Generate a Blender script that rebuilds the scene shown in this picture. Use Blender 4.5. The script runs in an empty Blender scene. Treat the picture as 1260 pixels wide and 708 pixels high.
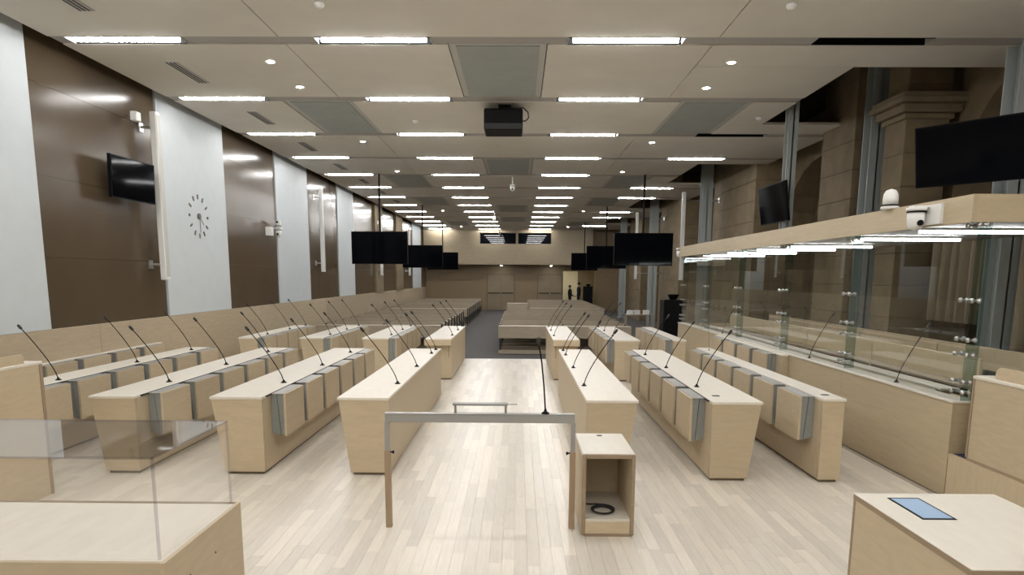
import bpy, bmesh, math, random
from mathutils import Vector, Matrix
random.seed(7)
scene = bpy.context.scene
COL = scene.collection
PI = math.pi

# ------------------------------------------------------------------ camera
# axes of the view (pitch 8.5 deg down, tiny yaw and roll), principal point below the frame centre
F_PX, CX, CY, EYE = 820.0, 630.0, 462.25, 1.95
FW = Vector((-0.0089471, 0.9890274, -0.1474610))
RT = Vector((0.9999399, 0.0097831, 0.0049453))
UP = Vector((-0.0063337, 0.1474079, 0.9890555))
cam_d = bpy.data.cameras.new('camera'); cam = bpy.data.objects.new('camera', cam_d); COL.objects.link(cam)
cam.matrix_world = Matrix(((RT.x, UP.x, -FW.x, 0), (RT.y, UP.y, -FW.y, 0), (RT.z, UP.z, -FW.z, EYE), (0, 0, 0, 1)))
cam_d.sensor_fit = 'HORIZONTAL'; cam_d.sensor_width = 36.0
cam_d.lens = 36.0 * F_PX / 1260.0
cam_d.shift_y = (CY - 354.0) / 1260.0
cam_d.clip_start = 0.05; cam_d.clip_end = 200
scene.camera = cam

# ------------------------------------------------------------------ world, exposure
w = bpy.data.worlds.new('world'); scene.world = w; w.use_nodes = True
w.node_tree.nodes['Background'].inputs[0].default_value = (0.02, 0.02, 0.022, 1)
w.node_tree.nodes['Background'].inputs[1].default_value = 1.0
scene.view_settings.view_transform = 'Standard'; scene.view_settings.look = 'None'
scene.view_settings.gamma = 1.0; scene.view_settings.use_curve_mapping = False
scene.view_settings.exposure = 0.15
try:
    scene.cycles.use_denoising = True
    scene.cycles.sample_clamp_indirect = 6.0
    scene.cycles.max_bounces = 10
    scene.cycles.transparent_max_bounces = 24
except Exception:
    pass
TUBE_POWER = 76.0          # emission of the ceiling tubes
CZ = 4.807                 # ceiling underside
ROW0, ROWP = 8.70, 2.75    # light rows along Y
def ROW(i): return ROW0 + ROWP * i

# ------------------------------------------------------------------ materials
MATS = {}
def new_mat(name):
    m = bpy.data.materials.new(name); m.use_nodes = True
    nt = m.node_tree; MATS[name] = m
    return m, nt, nt.nodes['Principled BSDF']
def plain(name, col, rough=.6, metal=0.0, spec=.5, noise=0.0, nscale=8.0, bump=0.0):
    m, nt, b = new_mat(name)
    b.inputs['Base Color'].default_value = (*col, 1); b.inputs['Roughness'].default_value = rough
    b.inputs['Metallic'].default_value = metal; b.inputs['Specular IOR Level'].default_value = spec
    if noise or bump:
        tc = nt.nodes.new('ShaderNodeTexCoord'); n = nt.nodes.new('ShaderNodeTexNoise')
        n.inputs['Scale'].default_value = nscale; n.inputs['Detail'].default_value = 5
        nt.links.new(tc.outputs['Object'], n.inputs['Vector'])
        if noise:
            r = nt.nodes.new('ShaderNodeValToRGB')
            r.color_ramp.elements[0].position = .3; r.color_ramp.elements[1].position = .7
            r.color_ramp.elements[0].color = (*[c * (1 - noise) for c in col], 1)
            r.color_ramp.elements[1].color = (*[min(1, c * (1 + noise)) for c in col], 1)
            nt.links.new(n.outputs['Fac'], r.inputs['Fac']); nt.links.new(r.outputs['Color'], b.inputs['Base Color'])
        if bump:
            bp = nt.nodes.new('ShaderNodeBump'); bp.inputs['Strength'].default_value = bump; bp.inputs['Distance'].default_value = .01
            nt.links.new(n.outputs['Fac'], bp.inputs['Height']); nt.links.new(bp.outputs['Normal'], b.inputs['Normal'])
    return m
def wood(name, col, dark=.86, rough=.5, scale=(2.0, 2.0, 14.0), rnd=.08, island=False):
    """pale veneer: stretched grain, a slight tone of its own for each piece"""
    m, nt, b = new_mat(name)
    N, L = nt.nodes, nt.links
    tc = N.new('ShaderNodeTexCoord'); mp = N.new('ShaderNodeMapping'); mp.inputs['Scale'].default_value = scale
    oi = N.new('ShaderNodeObjectInfo'); add = N.new('ShaderNodeVectorMath'); add.operation = 'ADD'
    mul = N.new('ShaderNodeMath'); mul.operation = 'MULTIPLY'; mul.inputs[1].default_value = 37.0
    n = N.new('ShaderNodeTexNoise'); n.inputs['Scale'].default_value = 3.0; n.inputs['Detail'].default_value = 7; n.inputs['Roughness'].default_value = .62
    n.inputs['Distortion'].default_value = .35
    L.new(tc.outputs['Object'], mp.inputs['Vector']); L.new(mp.outputs['Vector'], add.inputs[0])
    rsrc = oi.outputs['Random']
    if island:
        g = N.new('ShaderNodeNewGeometry'); s = N.new('ShaderNodeMath'); s.operation = 'ADD'; f = N.new('ShaderNodeMath'); f.operation = 'FRACT'
        L.new(oi.outputs['Random'], s.inputs[0]); L.new(g.outputs['Random Per Island'], s.inputs[1]); L.new(s.outputs[0], f.inputs[0]); rsrc = f.outputs[0]
    L.new(rsrc, mul.inputs[0]); L.new(mul.outputs[0], add.inputs[1]); L.new(add.outputs[0], n.inputs['Vector'])
    r = N.new('ShaderNodeValToRGB'); r.color_ramp.elements[0].position = .3; r.color_ramp.elements[1].position = .72
    r.color_ramp.elements[0].color = (*[c * dark for c in col], 1); r.color_ramp.elements[1].color = (*col, 1)
    L.new(n.outputs['Fac'], r.inputs['Fac'])
    hs = N.new('ShaderNodeHueSaturation'); mr = N.new('ShaderNodeMapRange'); mr.inputs['To Min'].default_value = 1 - rnd; mr.inputs['To Max'].default_value = 1 + rnd * .6
    L.new(rsrc, mr.inputs['Value']); L.new(mr.outputs[0], hs.inputs['Value']); L.new(r.outputs['Color'], hs.inputs['Color'])
    L.new(hs.outputs['Color'], b.inputs['Base Color']); b.inputs['Roughness'].default_value = rough
    b.inputs['Specular IOR Level'].default_value = .35
    return m
def emit(name, col, strength):
    m, nt, b = new_mat(name)
    b.inputs['Base Color'].default_value = (.8, .8, .8, 1)
    b.inputs['Emission Color'].default_value = (*col, 1); b.inputs['Emission Strength'].default_value = strength
    return m
def glass(name, tint, refl=.9, rough=.0):
    m, nt, b = new_mat(name); N, L = nt.nodes, nt.links
    N.remove(b); out = N['Material Output']
    t = N.new('ShaderNodeBsdfTransparent'); t.inputs[0].default_value = (*tint, 1)
    g = N.new('ShaderNodeBsdfGlossy'); g.inputs['Color'].default_value = (refl, refl, refl, 1); g.inputs['Roughness'].default_value = rough
    # Schlick reflectance from |N.I|, the same from both sides of the sheet
    ge = N.new('ShaderNodeNewGeometry'); dp = N.new('ShaderNodeVectorMath'); dp.operation = 'DOT_PRODUCT'
    L.new(ge.outputs['Normal'], dp.inputs[0]); L.new(ge.outputs['Incoming'], dp.inputs[1])
    def mth(op, a, b=None):
        q = N.new('ShaderNodeMath'); q.operation = op
        for k, v in enumerate((a, b)):
            if v is None: continue
            if isinstance(v, (int, float)): q.inputs[k].default_value = v
            else: L.new(v, q.inputs[k])
        return q.outputs[0]
    fac = mth('ADD', mth('MULTIPLY', mth('POWER', mth('SUBTRACT', 1.0, mth('ABSOLUTE', dp.outputs['Value'])), 5.0), .94), .04)
    mx = N.new('ShaderNodeMixShader')
    L.new(fac, mx.inputs[0]); L.new(t.outputs[0], mx.inputs[1]); L.new(g.outputs[0], mx.inputs[2]); L.new(mx.outputs[0], out.inputs['Surface'])
    return m

BIRCH = (.575, .47, .32)
wood('birch', BIRCH, .88, .48, (2, 2, 9)); wood('birch_flat', BIRCH, .88, .48, (2, 9, 2)); wood('birch_top', (.74, .69, .60), .93, .42, (6, 2, 2))
wood('wainscot', (.50, .41, .285), .84, .5, (2, 1.2, 9)); wood('header_wood', (.55, .45, .30), .86, .5, (2, 1.0, 9))
wood('ply_edge', (.36, .27, .18), .8, .6, (3, 3, 40)); wood('oak_leg', (.40, .29, .19), .8, .55, (6, 6, 2))
wood('parquet', (.74, .68, .585), .87, .34, (16, 1.4, 2), .13, True)
wood('bench_wood', (.40, .335, .25), .86, .5, (1.2, 4, 4)); wood('gallery_wood', (.28, .225, .15), .88, .5, (1, 2, 4)); wood('wall_wood', (.29, .21, .12), .84, .5, (1, 2, 8))
plain('ceiling_panel', (.70, .668, .605), .75, noise=.03, nscale=2); plain('acoustic_grey', (.36, .385, .375), .6, noise=.05, nscale=3)
plain('panel_frame', (.50, .50, .47), .6); plain('slot_metal', (.40, .38, .36), .55); plain('channel_dark', (.035, .033, .03), .7)
plain('fixture_black', (.006, .006, .006), .8, spec=.08)
plain('plenum', (.03, .028, .025), .9, noise=.2, nscale=3)
plain('white_panel', (.56, .60, .62), .7, noise=.02, nscale=4); plain('brown_panel', (.092, .067, .042), .20, spec=.16, noise=.06, nscale=1.2)
plain('white_paint', (.78, .78, .76), .45); plain('carpet', (.085, .079, .075), .95, noise=.18, nscale=90, bump=.3)
plain('navy_carpet', (.035, .04, .09), .95, noise=.2, nscale=90, bump=.3)
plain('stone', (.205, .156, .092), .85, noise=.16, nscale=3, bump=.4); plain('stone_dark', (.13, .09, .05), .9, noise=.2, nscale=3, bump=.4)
plain('steel_paint', (.33, .355, .345), .5); plain('steel', (.55, .55, .54), .28, metal=1.0); plain('steel_rail', (.34, .335, .32), .45, metal=.3)
plain('grey_fabric', (.25, .26, .245), .85, noise=.08, nscale=60); plain('grey_fabric_dark', (.16, .16, .155), .85)
plain('black_plastic', (.004, .004, .0045), .5, spec=.12); plain('black_screen', (.002, .0024, .0035), .06, spec=.05); plain('black_cloth', (.010, .010, .012), .85)
plain('rubber', (.018, .018, .018), .6); plain('plinth', (.16, .12, .08), .7); plain('curtain', (.34, .28, .195), .9, noise=.05, nscale=20)
plain('window_glass', (.003, .004, .006), .02, spec=.3); plain('door_wood', (.24, .185, .115), .5, noise=.06, nscale=2)
plain('skin', (.50, .31, .22), .55); plain('hair', (.02, .014, .01), .6); plain('shirt', (.55, .57, .62), .8); plain('cream_wall', (.75, .70, .55), .8)
plain('clock_mark', (.12, .11, .10), .5); plain('paper_white', (.75, .75, .72), .7)
emit('tube_light', (1.0, .99, .975), TUBE_POWER); emit('dock_tube', (.97, .98, 1.0), 30.0); emit('spot_lens', (.97, .98, 1.0), 130.0)
sb = emit('screen_blue', (.42, .57, .75), .50); sb.node_tree.nodes['Principled BSDF'].inputs['Base Color'].default_value = (.08, .12, .17, 1)
emit('side_lamp', (1.0, .93, .75), 130.0)
glass('dock_glass', (.95, .965, .958), .9); glass('glass_edge', (.70, .78, .77), .9); glass('acrylic', (1, 1, 1), .95); glass('acrylic_edge', (.88, .87, .90), .9)

# ------------------------------------------------------------------ mesh helpers
class MB:
    """collects shapes in world space and links them as one mesh object"""
    def __init__(s): s.bm = bmesh.new()
    def box(s, x0, x1, y0, y1, z0, z1, bevel=0.0, seg=1):
        r = bmesh.ops.create_cube(s.bm, size=1.0); v = r['verts']
        for q in v:
            q.co = Vector(((x0 + x1) / 2 + q.co.x * (x1 - x0), (y0 + y1) / 2 + q.co.y * (y1 - y0), (z0 + z1) / 2 + q.co.z * (z1 - z0)))
        if bevel:
            es = list({e for q in v for e in q.link_edges})
            bmesh.ops.bevel(s.bm, geom=es, offset=bevel, segments=seg, affect='EDGES', profile=.5)
        return s
    def prism(s, pts, axis, a, b):
        """closed outline pts in the two other axes, extruded along axis from a to b"""
        def P(p, t):
            return {'x': (t, p[0], p[1]), 'y': (p[0], t, p[1]), 'z': (p[0], p[1], t)}[axis]
        A = [s.bm.verts.new(P(p, a)) for p in pts]; B = [s.bm.verts.new(P(p, b)) for p in pts]
        fs = [s.bm.faces.new(A), s.bm.faces.new(B)]
        n = len(pts)
        for i in range(n): fs.append(s.bm.faces.new((A[i], A[(i + 1) % n], B[(i + 1) % n], B[i])))
        bmesh.ops.recalc_face_normals(s.bm, faces=fs)
        return s
    def tube(s, pts, r, seg=8):
        pts = [Vector(p) for p in pts]; rings = []
        rs = r if isinstance(r, (list, tuple)) else [r] * len(pts)
        up = None
        for i, p in enumerate(pts):
            d = (pts[min(i + 1, len(pts) - 1)] - pts[max(i - 1, 0)]).normalized()
            if up is None: up = d.orthogonal().normalized()
            up = (up - d * up.dot(d)).normalized(); sd = d.cross(up)
            rings.append([s.bm.verts.new(p + (up * math.cos(2 * PI * k / seg) + sd * math.sin(2 * PI * k / seg)) * rs[i]) for k in range(seg)])
        fs = [s.bm.faces.new(rings[0]), s.bm.faces.new(rings[-1])]
        for a, b in zip(rings, rings[1:]):
            for k in range(seg): fs.append(s.bm.faces.new((a[k], a[(k + 1) % seg], b[(k + 1) % seg], b[k])))
        bmesh.ops.recalc_face_normals(s.bm, faces=fs)
        return s
    def lathe(s, prof, c, axis='z', seg=20):
        """prof = [(radius, height)], closed at both ends"""
        ax = {'z': lambda r, h, a: (r * math.cos(a), r * math.sin(a), h), 'x': lambda r, h, a: (h, r * math.cos(a), r * math.sin(a)),
              'y': lambda r, h, a: (r * math.cos(a), h, r * math.sin(a))}[axis]
        c = Vector(c); rings = [[s.bm.verts.new(c + Vector(ax(max(r, 1e-4), h, 2 * PI * k / seg))) for k in range(seg)] for r, h in prof]
        fs = [s.bm.faces.new(rings[0]), s.bm.faces.new(rings[-1])]
        for a, b in zip(rings, rings[1:]):
            for k in range(seg): fs.append(s.bm.faces.new((a[k], a[(k + 1) % seg], b[(k + 1) % seg], b[k])))
        bmesh.ops.recalc_face_normals(s.bm, faces=fs)
        return s
    def quads(s, rows):
        g = [[s.bm.verts.new(p) for p in r] for r in rows]
        for i in range(len(g) - 1):
            for j in range(len(g[0]) - 1): s.bm.faces.new((g[i][j], g[i][j + 1], g[i + 1][j + 1], g[i + 1][j]))
        return s
    def obb(s, c, r, u, n, w, h, d):
        c, r, u, n = Vector(c), Vector(r), Vector(u), Vector(n)
        q = bmesh.ops.create_cube(s.bm, size=1.0)['verts']
        for v in q: v.co = c + r * v.co.x * w + u * v.co.z * h + n * v.co.y * d
        return s
    def build(s, name, mat, parent=None, smooth=False):
        base = wloc(parent) if parent else Vector((0, 0, 0))
        for v in s.bm.verts: v.co -= base
        me = bpy.data.meshes.new(name); s.bm.to_mesh(me); s.bm.free()
        me.materials.append(MATS[mat])
        if smooth:
            for p in me.polygons: p.use_smooth = True
        o = bpy.data.objects.new(name, me); COL.objects.link(o)
        if parent: o.parent = parent
        return o
def wloc(o):
    v = Vector((0, 0, 0))
    while o: v += o.location; o = o.parent
    return v
def tag(o, label=None, cat=None, group=None, kind=None):
    for k, v in (('label', label), ('category', cat), ('group', group), ('kind', kind)):
        if v: o[k] = v
    return o
def thing(name, label, cat, loc, group=None):
    o = bpy.data.objects.new(name, None); COL.objects.link(o); o.location = loc; o.empty_display_size = .1
    return tag(o, label, cat, group)
def copy_tree(o, parent=None, loc=None):
    c = o.copy(); COL.objects.link(c)
    if parent: c.parent = parent
    if loc is not None: c.location = loc
    for ch in list(o.children): copy_tree(ch, c)
    return c
def B(name, mat, parent, *a, bevel=0.0, seg=1):
    return MB().box(*a, bevel=bevel, seg=seg).build(name, mat, parent)
def struct(name, mat, *a): return tag(B(name, mat, None, *a), kind='structure')

# ================================================================== the setting
WL, WR, YB, YF = -6.0, 7.6, 43.6, -6.0
FLOOR_END, CARPET = 15.75, -0.25
plain('floor_base', (.42, .37, .30), .8)
floor = struct('floor', 'floor_base', WL, WR, YF, FLOOR_END, -.25, -.012)
carpet = tag(B('carpet_floor', 'carpet', None, WL, WR, FLOOR_END, 50, -.35, CARPET), kind='structure')
B('edge_trim', 'white_panel', floor, WL, WR, FLOOR_END - .02, FLOOR_END + .01, -.06, .002)
# parquet: the 300 planks that show largest are parts, the rest one mesh
PW = .088
planks = []
ncol = int((3.82 - WL) / PW)
for i in range(ncol):
    x0 = WL + i * PW; y = 1.0 - random.random()
    while y < FLOOR_END - .05:
        L = random.choice((.55, .7, .9, 1.1)); y1 = min(y + L, FLOOR_END - .02)
        planks.append((x0, y, x0 + PW, y1)); y = y1
def shows(p):
    cx, cy = (p[0] + p[2]) / 2, (p[1] + p[3]) / 2
    if cy < 3.55 or abs(cx + .1) > .72 * cy: return 1e9
    if cx < -1.4 and cy < 3.7: return 1e9
    return cy * cy
planks.sort(key=shows)
def plank_box(mb, p):
    g = .0006; mb.box(p[0] + g, p[2] - g, p[1] + g, p[3] - g, -.012, 0)
for p in planks[:300]:
    m = MB(); plank_box(m, p); m.build('plank', 'parquet', floor)
m = MB()
for p in planks[300:]: plank_box(m, p)
tag(m.build('planks', 'parquet', floor), kind='stuff')

# ceiling: dark plenum slab above, panels hung below it
ceiling = struct('ceiling', 'plenum', WL, WR, YF, 50, 5.75, 5.85)
NOTCH = [(9.70, 13.20), (17.70, 21.4), (25.65, 29.2), (33.6, 37.1)]
SW = .135
def ceil_panel(x0, x1, y0, y1, mat='ceiling_panel', name='ceiling_panel', z=CZ):
    g = .006
    return B(name, mat, ceiling, x0 + g, x1 - g, y0 + g, y1 - g, z, z + .045)
def right_end(y): return 7.55 if y < 13.0 else 6.35
def split_notch(x0, y0, y1, f):
    """pieces of a strip that ends on the right, cut back where the piers rise"""
    cuts = sorted({y0, y1} | {c for n in NOTCH for c in n if y0 < c < y1})
    for a, b in zip(cuts, cuts[1:]):
        mid = (a + b) / 2; inn = any(n[0] < mid < n[1] for n in NOTCH)
        f(x0, 4.58 if inn else right_end(mid), a, b)
CEN = {0, 3, 7, 9}; SID = {1, 4, 6, 10}
for i in range(-5, 13):
    y0, y1 = ROW(i) + SW, min(ROW(i + 1) - SW, 42.05)
    if i == 12: y1 = 42.08
    if y1 - y0 < .1: continue
    xs = [-5.75, -2.93]
    def grey(x0, x1):
        ceil_panel(x0, x1, y0, y1, 'panel_frame', 'panel_frame', CZ + .012)
        B('acoustic_panel', 'acoustic_grey', ceiling, x0 + .09, x1 - .09, y0 + .06, y1 - .06, CZ + .002, CZ + .02)
    if i in SID:
        ceil_panel(-5.75, -3.93, y0, y1); grey(-3.93, -2.78); ceil_panel(-2.78, 2.66, y0, y1); grey(2.66, 3.86)
        split_notch(3.86, y0, y1, lambda a, b, c, d: ceil_panel(a, b, c, d))
    else:
        ceil_panel(-5.75, -2.93, y0, y1)
        if i in CEN:
            ceil_panel(-2.93, -.90, y0, y1); grey(-.90, .34); ceil_panel(.34, 2.40, y0, y1)
        else:
            ceil_panel(-2.93, 2.40, y0, y1)
        split_notch(2.40, y0, y1, lambda a, b, c, d: ceil_panel(a, b, c, d))
TX = [-4.85, -1.80, 1.295, 4.30]; TL = 1.29
def strips(i):
    y = ROW(i); inn = any(n[0] < y < n[1] for n in NOTCH); xe = 4.58 if inn else right_end(y)
    edge = [-5.75]
    for k, tx in enumerate(TX):
        if k == 3 and inn: continue
        edge += [tx - TL / 2 - .07, tx + TL / 2 + .07]
    edge.append(xe)
    for a, b in zip(edge[::2], edge[1::2]):
        if b - a > .05: B('slot_strip', 'slot_metal', ceiling, a, b, y - SW + .004, y + SW - .004, CZ + .012, CZ + .03)
for i in range(-5, 13): strips(i)

# left wall: wainscot, white and brown panels
wall_left = struct('wall_left', 'plinth', WL - .25, WL - .03, YF, 50, -.3, 5.75)
WAIN = 1.245
for k in range(9):
    y0 = -1.9 + k * 5.68 / 1.0
    B('wainscot_panel', 'wainscot', wall_left, WL - .03, WL + .025, y0 + .003, min(y0 + 5.677, 43.5), -.25, WAIN, bevel=.004)
for y0, y1, c in [(-6, 2.9, 0), (2.9, 5.65, 1), (5.65, 8.49, 0), (8.49, 11.38, 1), (11.38, 13.9, 0), (13.9, 16.76, 1), (16.76, 19.3, 0), (19.3, 22.4, 1), (22.4, 24.58, 0),
                  (24.58, 28.0, 1), (29.5, 32.8, 1), (34.6, 38.1, 1), (38.1, 41.3, 0), (41.3, 43.5, 1)]:
    if c:
        for za, zb in ((WAIN, 2.16), (2.16, 3.18), (3.18, 4.30), (4.30, 5.74)): B('brown_panel', 'brown_panel', wall_left, WL - .03, WL, y0, y1, za + .002, zb - .002)
    else: B('white_panel', 'white_panel', wall_left, WL - .03, WL + .03, y0 + .02, y1 - .02, WAIN, 5.74, bevel=.006)
for y0, y1 in ((28.0, 29.5), (32.8, 34.6)):
    B('stone_pilaster', 'stone', wall_left, WL - .03, WL + .08, y0, y1, WAIN, 5.74)

# back wall: upper gallery front, recess below with two double doors
wall_back = struct('wall_back', 'wall_wood', WL, 2.88, YB, YB + .2, CARPET, 5.7)
B('wall_pier', 'wall_wood', wall_back, 4.95, WR, YB, YB + .2, CARPET, 5.7); B('wall_lintel', 'wall_wood', wall_back, 2.88, 4.95, YB, YB + .2, 2.28, 5.7)
beam = struct('trim_1', 'gallery_wood', WL, 4.6, 42.1, 42.35, 2.66, 3.93)
B('upper_panel', 'gallery_wood', beam, WL, -2.42, 42.1, 42.35, 3.93, 5.7); B('upper_panel', 'gallery_wood', beam, 2.02, 4.6, 42.1, 42.35, 3.93, 5.7)
B('mullion', 'gallery_wood', beam, -.17, -.05, 42.1, 42.35, 3.93, 5.7); B('upper_panel', 'gallery_wood', beam, -2.42, 2.02, 42.1, 42.35, 4.60, 5.7)
B('soffit', 'wall_wood', beam, WL, 4.6, 42.35, YB, 2.66, 2.75)
for n, (a, b) in enumerate(((-2.42, -.17), (-.05, 2.02))):
    wn = tag(B('window_%d' % (n + 1), 'channel_dark', None, a, b, 42.3, 42.34, 3.93, 4.60), kind='structure')
    B('pane', 'window_glass', wn, a + .04, b - .04, 42.27, 42.3, 3.96, 4.57)
for n, (a, b) in enumerate(((-2.05, -.25), (1.22, 2.84))):
    d = tag(B('door_%d' % (n + 1), 'plinth', None, a, b, YB - .03, YB, CARPET, 2.08), kind='structure')
    mid = (a + b) / 2
    for p, q in ((a + .05, mid - .01), (mid + .01, b - .05)):
        lf = B('door_leaf', 'door_wood', d, p, q, YB - .07, YB - .03, CARPET + .02, 2.03)
        MB().tube([(p + .08, YB - .13, .87), (q - .08, YB - .13, .87)], .022).box(p + .06, p + .1, YB - .13, YB - .07, .84, .90).box(q - .1, q - .06, YB - .13, YB - .07, .84, .90).build('panic_bar', 'black_plastic', lf)
# lit side room beyond the opening
sr = struct('wall_side_room', 'gallery_wood', 2.6, 5.4, 47.4, 47.5, CARPET, 2.9)
B('side', 'cream_wall', sr, 2.6, 2.7, YB + .2, 47.4, CARPET, 2.9); B('lit_wall_part', 'cream_wall', sr, 2.7, 4.15, 47.3, 47.4, CARPET, 2.9); B('side', 'wall_wood', sr, 5.3, 5.4, YB + .2, 47.4, CARPET, 2.9); B('lid', 'cream_wall', sr, 2.6, 5.4, YB + .2, 47.5, 2.9, 3.0)  # cream piece on the brown back wall paints in the light at its left
# wall behind the camera
wf = struct('wall_front', 'wainscot', WL, WR, YF - .2, YF, -.3, 5.75)
# right wall of stone with piers
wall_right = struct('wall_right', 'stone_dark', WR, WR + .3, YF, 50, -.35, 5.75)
def pier(x0, x1, y0, y1, cap=None):
    z = -.25
    while z < 5.7:
        h = min(.52, 5.72 - z); B('stone_block', 'stone', wall_right, x0, x1, y0, y1, z + .002, z + h - .003, bevel=.006); z += .52
    if cap:
        for k, (dz, e) in enumerate(((0, .05), (.09, .12), (.22, .2), (.31, .16))):
            hgt = (.09, .13, .09, .08)[k]
            B('capital_moulding', 'stone', wall_right, x0 - e, x1 + e, y0 - e, y1 + e, cap + dz, cap + dz + hgt - .004, bevel=.02, seg=2)
pier(6.07, 6.75, 11.0, 11.6, 4.42)
pier(6.07, 7.6, 12.63, 13.94)
pier(6.07, 7.6, 17.7, 21.4); pier(6.07, 7.6, 25.65, 29.2); pier(6.07, 7.6, 33.6, 37.1)
pier(6.5, 7.6, 3.2, 6.0)
# shaded arch between the piers
def arch(y0, y1, zs):
    c, r = (y0 + y1) / 2, (y1 - y0) / 2; pts = [(y0, 5.7), (y0, zs)]
    for k in range(13):
        a = PI - PI * k / 12; pts.append((c + r * math.cos(a), zs + r * .8 * math.sin(a)))
    pts += [(y1, zs), (y1, 5.7)]
    m = MB()
    for (a, b) in zip(pts[1:-1], pts[2:-1]):
        if abs(b[0] - a[0]) > 1e-5: m.prism([(a[0], a[1]), (b[0], b[1]), (b[0], 5.7), (a[0], 5.7)], 'x', 6.9, 7.6)
    return m.build('stone_arch', 'stone', wall_right)
arch(13.94, 17.7, 3.2); arch(21.4, 25.65, 3.2); arch(29.2, 33.6, 3.2); arch(6.0, 11.0, 3.2)

ORD = 'first second third fourth fifth sixth seventh eighth ninth tenth eleventh twelfth thirteenth'.split()
def row_text(i):
    return 'in the row of the projector' if i == 1 else ('%s row beyond the projector' % ORD[i - 2] if i > 1 else '%s row from the projector toward the dais' % ORD[-i])
COLT = ('column by the clock wall', 'aisle column, clock-wall side', 'aisle column, dock side', 'outer column, dock side')
# ================================================================== ceiling lights
hx = TL / 2
def tube_light(lit):
    t = thing('tube_light', '', 'ceiling light', (0, 0, CZ))
    MB().box(-hx - .06, hx + .06, -.125, -.105, CZ, CZ + .12).box(-hx - .06, hx + .06, .105, .125, CZ, CZ + .12).box(-hx - .06, hx + .06, -.105, .105, CZ + .1, CZ + .12).build('housing', 'fixture_black', t)
    for s in (-1, 1): B('end_plate', 'panel_frame', t, s * (hx + .062) - .004, s * (hx + .062) + .004, -.125, .125, CZ - .002, CZ + .12)
    if lit: MB().tube([(-hx, 0, CZ + .018), (hx, 0, CZ + .018)], .034, 10).build('tube', 'tube_light', t, True)
    return t
tag(tube_light, None) if False else None
lit0 = tube_light(True); dark0 = tube_light(False)
LIT4 = {3, 5, 6, 8, 9, 11}
first = {True: lit0, False: dark0}; used = {True: False, False: False}
for i in range(-5, 13):
    for k, tx in enumerate(TX):
        y = ROW(i)
        if k == 3 and any(n[0] < y < n[1] for n in NOTCH): continue
        lit = k < 3 or i in LIT4 or i < 0
        loc = Vector((tx, y, CZ))
        if used[lit]: o = copy_tree(first[lit], None, loc)
        else: o = first[lit]; o.location = loc; used[lit] = True
        if lit: tag(o, 'glowing ceiling tube, %s, %s' % (row_text(i), COLT[k]), 'ceiling light', 'lit ceiling tubes')
        else: tag(o, 'unlit dark ceiling fitting, %s, %s' % (row_text(i), COLT[k]), 'ceiling light', 'unlit ceiling fittings')
# downlights
dl = thing('downlight', 'small bright round downlight flush in the pale ceiling', 'downlight', (0, 0, CZ), 'round ceiling downlights')
MB().lathe([(.075, 0), (.075, -.008), (.055, -.008), (.055, 0)], (0, 0, CZ), seg=18).build('trim_ring', 'white_paint', dl)
MB().lathe([(.05, -.006), (.04, -.011), (.01, -.012)], (0, 0, CZ), seg=16).build('lens', 'spot_lens', dl)
n = 0
for y in (9.5, 10.72, 14.9, 19.0, 30.2, 39.7):
    for x in (-3.37, 2.84):
        o = dl if n == 0 else copy_tree(dl, None, Vector((x, y, CZ))); o.location = (x, y, CZ)
        tag(o, '%s small round downlight from the dais along the %s' % (ORD[n // 2], 'clock-wall side' if x < 0 else 'dock side')); n += 1
# ventilation grilles along the clock wall side
vg = thing('ceiling_vent', 'narrow slotted grey air vent in the ceiling along the clock wall', 'vent', (0, 0, CZ), 'slotted ceiling vents')
B('vent_frame', 'slot_metal', vg, -.085, .085, 0, 1.0, CZ - .004, CZ)
for k in range(6): B('slat', 'channel_dark' if k % 2 == 0 else 'panel_frame', vg, -.075 + k * .025, -.058 + k * .025, .02, .98, CZ - .012, CZ - .004)
n = 0
for i in range(-2, 11):
    loc = Vector((-4.74, ROW(i) + .82, CZ))
    o = vg if n == 0 else copy_tree(vg); o.location = loc
    tag(o, 'slotted grey ceiling vent by the clock wall, ' + row_text(i)); n += 1
# smoke detectors
sd = thing('smoke_detector', 'small round white smoke detector on the ceiling', 'detector', (0, 0, CZ), 'ceiling smoke detectors')
MB().lathe([(.055, 0), (.055, -.02), (.042, -.045), (.02, -.055)], (0, 0, CZ), seg=16).build('body', 'white_paint', sd, True)
MB().lathe([(.062, 0), (.062, -.01), (.05, -.012)], (0, 0, CZ), seg=16).build('mount', 'panel_frame', sd)
for n, p in enumerate(((-2.13, 7.54), (2.86, 7.56), (-1.94, 12.92), (4.31, 12.6))):
    o = sd if n == 0 else copy_tree(sd); o.location = (p[0], p[1], CZ)
    tag(o, 'small round smoke detector on the ceiling ' + ('between dais and first light row, clock-wall side', 'between dais and first light row, dock side', 'just beyond the projector', 'beside the opening for the slender post')[n])

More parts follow.
